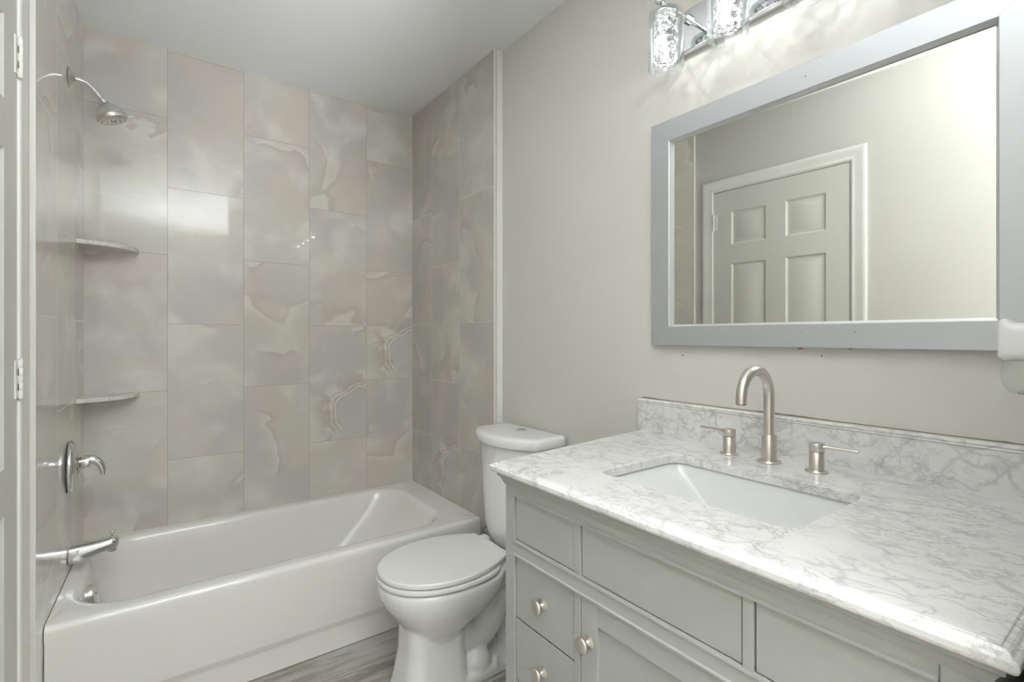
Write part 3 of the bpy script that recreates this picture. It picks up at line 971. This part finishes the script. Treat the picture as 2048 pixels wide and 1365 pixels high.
hgt = (zt_ - ZB) / 4
for (y0, y1) in ((.716, .913), (.158, .358)):
    for k in range(4):
        z1 = zt_ - k * .1435
        z0 = z1 - .1435 if k < 3 else ZB
        dr = front('drawer', y0, y1, z0, z1)
        knob(dr, (y0 + y1) / 2, z1 - .0735 if k < 3 else (z0 + z1) / 2)
# door with recessed panel
b = bmesh.new()
y0, y1, z0, z1 = .374 + G, .699 - G, ZB + G, zt_ - G
x = CX0 + .0005
S1, S2, RT = .0425, .0445, .042
box(b, x, x + .019, y1 - S1, y1, z0, z1, .0008)
box(b, x, x + .019, y0, y0 + S2, z0, z1, .0008)
box(b, x + .0002, x + .019, y0 + S2, y1 - S1, z1 - RT, z1, .0006)
box(b, x + .0002, x + .019, y0 + S2, y1 - S1, z0, z0 + RT, .0006)
dr = obj('cabinet_door', b, M_CAB, smooth=0); put(dr, va_)
b = bmesh.new()
box(b, x + .0075, x + .014, y0 + S2 - .004, y1 - S1 + .004, z0 + RT - .004, z1 - RT + .004)
put(obj('door_panel', b, M_CAB, smooth=0), dr)
knob(dr, .676, -.580, x)
# dark sheet stands in for the shade inside, seen through the gaps
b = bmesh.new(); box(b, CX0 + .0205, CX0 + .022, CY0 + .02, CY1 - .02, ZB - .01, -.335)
put(obj('gap_shade_sheet', b, M_DARK, smooth=0), va_)

# ------------------------------------------------------------------ marble worktop with sink cut-out
ZCT = -.2955
ct = thing('countertop', 'white marble vanity top with grey veins and moulded edge', 'countertop', (.97, .53, Z_T))
HX0, HX1, HY0, HY1 = .788, 1.068, .358, .768
OX0, OX1, OY0, OY1 = .645, XR - .002, .094, .978
NA, NS = 6, 10
def ctring(off, z):
    """outer outline pulled in by off; the far end runs slightly out of square"""
    out = []
    for x, y in rr(OX0 + off, OX1, OY0 + off, OY1 - off, .0015, NA, NS):
        k = max(0.0, (y - (OY0 + OY1) / 2) / ((OY1 - OY0) / 2))
        t = (x - OX0) / (OX1 - OX0)
        out.append(V(x, y + .074 * t * k, z))
    return out
def hole(off, z):
    return [V(x, y, z) for x, y in rr(HX0 - off, HX1 + off, HY0 - off, HY1 + off, .032 + off, NA, NS)]
bm = bmesh.new()
prof = [(.012, -.3160), (.0035, -.3160), (.0010, -.3135), (.0, -.3105), (.0, -.3045), (.0008, -.3030), (.0026, -.3018), (.0052, -.3020), (.0064, -.3012), (.0078, -.2992), (.0100, -.2976), (.0130, -.2970), (.0146, -.2978), (.0152, -.2962), (.0162, ZCT), (.022, ZCT)]
secs = [ctring(o, z) for o, z in prof]
secs += [hole(.0012, ZCT), hole(.0004, ZCT - .0006), hole(0, ZCT - .002), hole(0, -.3150), hole(.001, -.3160)]
rings = loft(bm, secs, True, False, False)
a, b_ = rings[-1], rings[0]
n = len(a)
for i in range(n):
    j = (i + 1) % n
    bm.faces.new((a[i], a[j], b_[j], b_[i]))
put(obj('marble_slab', bm, M_MARB, smooth=13), ct)
bm = bmesh.new()
BX = XR - .0215
pr = [(0, ZCT - .0002), (.0, -.2125), (-.0022, -.2115), (-.0030, -.2098), (-.0022, -.2085), (-.0030, -.2065), (-.0045, -.2045), (-.0040, -.2018), (-.0015, -.2000), (.003, -.1992), (.0195, -.1992), (.0195, ZCT - .0002)]
secs = []
for y in (.095, .30, .55, .80, 1.052):
    secs.append([V(BX + o, y, z) for o, z in pr])
loft(bm, secs)
bsp = thing('backsplash', 'long upright marble backsplash with a beaded top edge against the wall', 'backsplash', (XR - .01, .57, ZCT))
put(obj('backsplash_slab', bm, M_MARB, smooth=25), bsp)
bm = bmesh.new()
rnd = random.Random(3)
secs = []
for i in range(61):
    y = .096 + (1.050 - .096) * i / 60
    h = .0016 + .0032 * max(0, math.sin(i * .21 + 1)) * rnd.random()
    secs.append([V(XR - .0035, y, -.1995), V(XR + .001, y, -.1995), V(XR + .001, y, -.1990 + h), V(XR - .0030, y, -.1990 + h * .6)])
loft(bm, secs)
put(obj('caulk_gap', bm, plain('old_caulk', (.20, .17, .13), .9), smooth=0, label='rough brownish gap along the wall'), bsp)

# ------------------------------------------------------------------ undermount sink
sk = thing('sink', 'white rectangular undermount sink in the marble vanity top', 'sink', (.93, .56, -.46))
NA, NS = 8, 10
def sring(x0, x1, y0, y1, r, z): return [V(a, b, z) for a, b in rr(x0, x1, y0, y1, r, NA, NS)]
bm = bmesh.new()
E_ = .006
secs = [sring(HX0 - .022, HX1 + .022, HY0 - .022, HY1 + .022, .045, -.3165),
        sring(HX0 - E_, HX1 + E_, HY0 - E_, HY1 + E_, .036, -.3165),
        sring(HX0 - E_ + .001, HX1 + E_ - .001, HY0 - E_ + .002, HY1 + E_ - .002, .034, -.3195),
        sring(HX0 + .002, HX1 - .002, HY0 + .010, HY1 - .010, .030, -.338),
        sring(HX0 + .006, HX1 - .006, HY0 + .024, HY1 - .030, .024, -.352),
        sring(HX0 + .020, HX1 - .022, HY0 + .070, HY1 - .085, .020, -.392),
        sring(HX0 + .038, HX1 - .045, HY0 + .112, HY1 - .130, .020, -.428),
        sring(HX0 + .060, HX1 - .066, HY0 + .140, HY1 - .155, .022, -.441),
        sring(HX0 + .110, HX1 - .110, HY0 + .190, HY1 - .190, .02, -.4445)]
under = [sring(HX0 + .09, HX1 - .09, HY0 + .17, HY1 - .17, .02, -.456), sring(HX0 + .01, HX1 - .01, HY0 + .05, HY1 - .05, .02, -.40),
         sring(HX0 - .010, HX1 + .010, HY0 - .010, HY1 + .010, .036, -.345), sring(HX0 - .022, HX1 + .022, HY0 - .022, HY1 + .022, .045, -.330)]
rg = loft(bm, secs, True, False, True)
rg2 = loft(bm, under, True, True, False)
a, b_ = rg2[-1], rg[0]
n = len(a)
for i in range(n):
    j = (i + 1) % n
    bm.faces.new((a[i], a[j], b_[j], b_[i]))
put(obj('basin', bm, M_SINK, smooth=50), sk)
bm = bmesh.new(); lathe(bm, [(.030, 0), (.030, .0015), (.024, .003), (.022, .002), (.018, .006), (.003, .0075)], ((HX0 + HX1) / 2, (HY0 + HY1) / 2, -.4444), (0, 0, 1), 32)
put(obj('sink_drain', bm, M_NICKEL, smooth=40), sk)

# ------------------------------------------------------------------ faucet: spout and two handles
FX = 1.172
fy = .5865
fa = thing('faucet_spout', 'brushed nickel gooseneck faucet spout behind the sink', 'faucet', (FX, fy, ZCT))
bm = bmesh.new(); lathe(bm, [(.0255, 0), (.0262, .0015), (.0262, .003), (.0245, .0052), (.019, .0062), (.0165, .0062)], (FX, fy, ZCT), (0, 0, 1), 44)
put(obj('base_flange', bm, M_NICKEL, smooth=50), fa)
bm = bmesh.new(); lathe(bm, [(.0162, .004), (.0162, .0635), (.0155, .0648), (.0125, .0648)], (FX, fy, ZCT), (0, 0, 1), 44)
put(obj('collar', bm, M_NICKEL, smooth=50), fa)
bm = bmesh.new()
zc, R_ = -.139, .0605
pts = [(FX, fy, ZCT + .05), (FX, fy, -.20), (FX, fy, -.16)] + [(FX - R_ + R_ * math.cos(a), fy, zc + R_ * math.sin(a)) for a in [PI * i / 28 for i in range(29)]] + [(FX - 2 * R_, fy, -.1495)]
tube(bm, pts, .0118, 28)
put(obj('gooseneck', bm, M_NICKEL, smooth=60), fa)
bm = bmesh.new(); lathe(bm, [(.0095, 0), (.0095, .0012)], (FX - 2 * R_, fy, -.1502), (0, 0, -1), 24)
put(obj('aerator', bm, M_DARK, smooth=0), fa)
def handle(y, s, label):
    h = thing('sink_tap', label, 'tap', (FX, y, ZCT), 'faucet handles on the vanity top')
    b = bmesh.new(); lathe(b, [(.0215, 0), (.0222, .0013), (.0222, .0028), (.0205, .0045), (.016, .0054), (.0145, .0054)], (FX, y, ZCT), (0, 0, 1), 40)
    put(obj('base_flange', b, M_NICKEL, smooth=50), h)
    b = bmesh.new(); lathe(b, [(.0147, .003), (.0147, .0440), (.0140, .0446), (.010, .0446)], (FX, y, ZCT), (0, 0, 1), 40)
    put(obj('handle_body', b, M_NICKEL, smooth=50), h)
    b = bmesh.new(); lathe(b, [(.010, .0440), (.0143, .0456), (.0150, .0462), (.0150, .0615), (.0143, .0628), (.004, .0630)], (FX, y, ZCT), (0, 0, 1), 40)
    hd = obj('handle_cap', b, M_NICKEL, smooth=50); put(hd, h)
    b = bmesh.new()
    zl = ZCT + .0565
    tube(b, [(FX, y + s * .006, zl), (FX, y + s * .018, zl), (FX, y + s * .024, zl + .0005), (FX, y + s * .050, zl + .001), (FX, y + s * .077, zl + .0015), (FX, y + s * .079, zl + .0015)], [.0062, .0058, .0042, .0040, .0040, .0034], 16, .8)
    put(obj('lever', b, M_NICKEL, smooth=60), hd)
handle(.6855, 1, 'brushed nickel faucet handle left of the spout, lever pointing to the toilet')
handle(.4835, -1, 'brushed nickel faucet handle right of the spout, lever pointing away from the toilet')

# ------------------------------------------------------------------ framed mirror
MF = 1.2675
mo = dict(y0=.147, y1=1.001, z0=-.0275, z1=.6555)
mi = dict(y0=.2135, y1=.935, z0=.0295, z1=.5905)
mr = thing('wall_mirror', 'wide wall mirror in a flat silver grey frame above the vanity', 'mirror', (XR, .57, .3))
oc = [(mo['y0'], mo['z0']), (mo['y1'], mo['z0']), (mo['y1'], mo['z1']), (mo['y0'], mo['z1'])]
ic = [(mi['y0'], mi['z0']), (mi['y1'], mi['z0']), (mi['y1'], mi['z1']), (mi['y0'], mi['z1'])]
gap = .0002
for k in range(4):
    a, b_, c, d_ = oc[k], oc[(k + 1) % 4], ic[(k + 1) % 4], ic[k]
    # shorten by a hair so that the mitres read as lines
    t = Vector((b_[0] - a[0], b_[1] - a[1])).normalized() * gap
    q = [Vector(a) + t, Vector(b_) - t, Vector(c) - t, Vector(d_) + t]
    cen = Vector(((mo['y0'] + mo['y1']) / 2, (mo['z0'] + mo['z1']) / 2))
    bm = bmesh.new()
    def P3(p, x): return V(x, p.x, p.y)
    o1, o2, i2, i1 = q
    nrm = (i1 - o1)
    inn = Vector((0, 1)) if k == 0 else Vector((-1, 0)) if k == 1 else Vector((0, -1)) if k == 2 else Vector((1, 0))
    tt = Vector((b_[0] - a[0], b_[1] - a[1])).normalized()
    def edge_pts(base1, base2, off):  # offset inwards along the mitre
        return base1 + inn * off + tt * off, base2 + inn * off - tt * off
    rows = []
    for (p1, p2), x in (((o1, o2), XR - .0005), ((o1, o2), MF + .0012), (edge_pts(o1, o2, .0012), MF), (edge_pts(i1, i2, -.0015), MF), ((i1, i2), MF + .0012)):
        rows.append([P3(p1, x), P3(p2, x)])
    e1, e2 = edge_pts(i1, i2, .0)
    rows.append([P3(e1, XR - .004), P3(e2, XR - .004)])
    s1 = [r[0] for r in rows]; s2 = [r[1] for r in rows]
    loft(bm, [s1, s2])
    put(obj('frame_rail', bm, M_FRAME, smooth=20), mr)
    bm = bmesh.new()
    l1, l2 = edge_pts(i1, i2, .0)
    m1, m2 = edge_pts(i1, i2, .0052)
    rws = [[P3(l1, MF + .0020), P3(l2, MF + .0020)], [P3(m1, 1.2815), P3(m2, 1.2815)], [P3(m1, 1.2835), P3(m2, 1.2835)], [P3(l1, 1.2835), P3(l2, 1.2835)]]
    loft(bm, [[r[0] for r in rws], [r[1] for r in rws]])
    put(obj('inner_lip', bm, M_LIP, smooth=20), mr)
bm = bmesh.new()
MY = -.005   # tilt of the glass in its frame, radians
gx = 1.2835
yc = (mi['y0'] + mi['y1']) / 2
def gf(x, y, z): return (x + MY * (y - yc), y, z)
box(bm, gx, gx + .003, mi['y0'] - .012, mi['y1'] + .012, mi['z0'] - .012, mi['z1'] + .012, f=gf)
put(obj('mirror_glass', bm, M_MIRROR, smooth=0), mr)
# screw holes in the frame face
for y, z, r in ((.976, .628, .0011), (.965, .005, .0011), (.560, .012, .0011), (.445, .010, .0011), (.548, .622, .0016)):
    bm = bmesh.new(); lathe(bm, [(r, 0), (r, .0003)], (MF + .0001, y, z), (-1, 0, 0), 10)
    put(obj('nail_hole', bm, M_DARK, smooth=0), mr)

# old anchor holes and torn plaster on the wall below the mirror
wr = bpy.data.objects['wall_right']
for y, z, r in ((.902, -.0575, .0020), (.5215, -.047, .0018)):
    bm = bmesh.new(); lathe(bm, [(r, 0), (r, .0003)], (XR + .0001, y, z), (-1, 0, 0), 12)
    put(obj('anchor_hole', bm, M_DARK, smooth=0), wr)
bm = bmesh.new()
def blob(y, z, ry, rz, seed):
    r = random.Random(seed)
    pts_ = []
    for i in range(18):
        a = 2 * PI * i / 18
        k = .75 + .45 * r.random()
        pts_.append((y + ry * math.cos(a) * k, z + rz * math.sin(a) * k))
    loft(bm, [[V(XR + .001, a, b) for a, b in pts_], [V(XR - .0008, a, b) for a, b in pts_]])
for arg in ((.570, -.0255, .0085, .0085, 5), (.462, -.0265, .0060, .0050, 8)):
    bm = bmesh.new(); blob(*arg)
    put(obj('torn_plaster', bm, M_PLASTER, smooth=0), wr)

# ------------------------------------------------------------------ vanity light with four crystal shades
SXX = 1.160
SY = [.866, .683, .500, .317]
fx_ = thing('vanity_light', 'chrome vanity light bar with glass and crystal shades above the mirror', 'wall light', (XR, .59, .88))
bm = bmesh.new()
box(bm, XR - .030, XR - .0005, .262, .921, .830, .948, .002)
put(obj('backplate', bm, plain('polished_chrome', (.70, .71, .73), .035, 1.0, 0, .01), smooth=0), fx_)
for i, y in enumerate(SY):
    z0, z1 = .746, .903
    bm = bmesh.new()
    tube(bm, [(XR - .028, y, .921), (SXX - .022, y, .921)], .0065, 20)
    lathe(bm, [(.014, 0), (.014, .012), (.0085, .014)], (XR - .030, y, .921), (-1, 0, 0), 24)
    arm = obj('arm', bm, M_CHROME, smooth=50); put(arm, fx_)
    bm = bmesh.new()
    lathe(bm, [(.0085, 0), (.0095, .001), (.0095, .020), (.0085, .021)], (SXX - .016, y, .921), (-1, 0, 0), 24)
    put(obj('finial', bm, M_CHROME, smooth=50), arm)
    bm = bmesh.new()
    lathe(bm, [(.007, 0), (.010, .002), (.012, .010), (.012, .016), (.033, .018), (.035, .020), (.035, .023), (.004, .023)], (SXX, y, .915), (0, 0, -1), 32)
    put(obj('socket_cap', bm, M_CHROME, smooth=40), fx_)
    # glass cylinder, open below, closed shoulder above
    bm = bmesh.new()
    secs = []
    R = .0485
    n = 48
    for r, z in [(R - .0026, z0 + .0012), (R, z0), (R + .0002, z0 + .004), (R, z1 - .012), (R - .003, z1 - .004), (R - .011, z1 - .0005), (.012, z1), (.012, z1 - .0026), (R - .012, z1 - .003), (R - .0055, z1 - .0065), (R - .0026, z1 - .013), (R - .0026, z0 + .004)]:
        secs.append([V(SXX + r * math.cos(2 * PI * k / n), y + r * math.sin(2 * PI * k / n), z) for k in range(n)])
    rg = loft(bm, secs, True, False, False)
    a, b_ = rg[-1], rg[0]
    for k in range(n):
        j = (k + 1) % n
        bm.faces.new((a[k], a[j], b_[j], b_[k]))
    shd = obj('glass_shade', bm, M_GLASS, smooth=50); put(shd, fx_)
    # faceted crystal rod
    bm = bmesh.new()
    rc, n = .0335, 14
    levels = [(.020, .762), (.029, .764)]
    k = 0
    zz = .771
    secs = [[V(SXX + r * math.cos(2 * PI * q / n), y + r * math.sin(2 * PI * q / n), z) for q in range(n)] for r, z in levels]
    while zz < .882:
        off = (k % 2) * PI / n
        rr_ = rc if k % 2 == 0 else rc * .955
        secs.append([V(SXX + rr_ * math.cos(2 * PI * q / n + off), y + rr_ * math.sin(2 * PI * q / n + off), zz) for q in range(n)])
        zz += .0125
        k += 1
    secs.append([V(SXX + .027 * math.cos(2 * PI * q / n), y + .027 * math.sin(2 * PI * q / n), .886) for q in range(n)])
    rg = loft(bm, secs, True, True, True)
    bmesh.ops.triangulate(bm, faces=bm.faces)
    cr = obj('crystal_rod', bm, M_CRYS, smooth=0); put(cr, shd)
    # the LED: throws its light down and out through the crystal
    ld = bpy.data.lights.new('led', 'SPOT')
    ld.energy = LAMP_W
    ld.color = (1.0, .985, .96)
    ld.spot_size = math.radians(174)
    ld.spot_blend = .10
    ld.shadow_soft_size = .002
    lo = bpy.data.objects.new('led', ld); COL.objects.link(lo)
    lo.location = V(SXX, y, .868)
    put(lo, cr)
    ld = bpy.data.lights.new('glow', 'POINT')
    ld.energy = GLOW_W
    ld.color = (1.0, .98, .95)
    ld.shadow_soft_size = .03
    lo = bpy.data.objects.new('glow', ld); COL.objects.link(lo)
    lo.location = V(SXX, y, .82)
    put(lo, cr)

# ------------------------------------------------------------------ plug-in air freshener on the near wall
af = thing('air_freshener', 'white plug-in air freshener with clear refill at the right edge', 'air freshener', (.99, YN, -.02))
bm = bmesh.new()
AX0, AX1, AY1 = .955, 1.02, .1545
secs = []
def asec(y, z0, z1, hx, r):
    out = []
    for a, b in rr(-hx, hx, z0, z1, r, 6, 6):
        out.append(V(.99 + a, y, b))
    return out
secs = [asec(y_, -.034 if y_ < .163 else -.030, z_, h_, r_) for y_, z_, h_, r_ in ((YN + .012, .012, .020, .010), (YN + .020, .018, .028, .012), (.128, .0185, .030, .012), (.142, .0180, .0295, .012), (.1495, .0190, .029, .012), (.1545, .0235, .028, .012), (.1590, .0248, .0265, .012), (.1630, .0225, .023, .010), (.1648, .0150, .017, .007))]
loft(bm, secs)
put(obj('warmer_body', bm, M_PLASTIC, smooth=50), af)
bm = bmesh.new()
box(bm, .975, 1.005, YN - .001, YN + .014, -.03, .00, .003)
put(obj('plug', bm, M_PLASTIC, smooth=40), af)
bm = bmesh.new()
lathe(bm, [(.010, 0), (.022, .001), (.0285, .010), (.0300, .020), (.0300, .030), (.0292, .038), (.0285, .0455), (.020, .046)], (.99, .134, -.0800), (0, 0, 1), 36, True)
bt = obj('refill_bottle', bm, M_BOTTLE, smooth=50, label='clear glass refill bottle'); put(bt, af)
bm = bmesh.new()
lathe(bm, [(.013, 0), (.013, .003)], (.99, .134, -.0815), (0, 0, 1), 20)
put(obj('bottle_base', bm, plain('bottle_base_grey', (.42, .41, .38), .4), smooth=40), bt)
bm = bmesh.new()
box(bm, .965, 1.035, YN, YN + .005, -.075, .040, .002)
ol = obj('outlet_plate', bm, M_PLASTIC, smooth=40)
ol['label'] = 'white outlet cover plate behind the air freshener'; ol['category'] = 'outlet'

# ------------------------------------------------------------------ added fill lights behind the camera
def area(name, loc, size, watts, col, rot=(0, 0, 0), par=None):
    ld = bpy.data.lights.new(name, 'AREA')
    ld.shape = 'DISK'; ld.size = size; ld.energy = watts; ld.color = col
    lo = bpy.data.objects.new(name, ld); COL.objects.link(lo)
    lo.location = V(*loc); lo.rotation_euler = rot
    if par: put(lo, par)
    return lo
# added fill, no lamp of the room: aimed up so the ceiling returns soft light
bl = area('bounce_fill', (.62, -1.45, -.60), .70, BOUNCE_W, (.94, .975, 1.0), (PI - math.radians(22), 0, 0))
bl.data.spread = math.radians(72)
b2 = area('far_bounce_fill', (.45, -1.2, -.50), .45, 9.0, (.95, .98, 1.0), (PI - math.radians(54), 0, math.radians(-7)))  # second added fill, to brighten the ceiling over the tub
b2.data.spread = math.radians(58)
area('wall_bounce_fill', (.15, -1.0, -.35), .80, BOUNCE_W * 0.17, (.945, .98, 1.0), (-PI / 2 - math.radians(8), 0, 0))  # third added fill, turned to the hall end wall
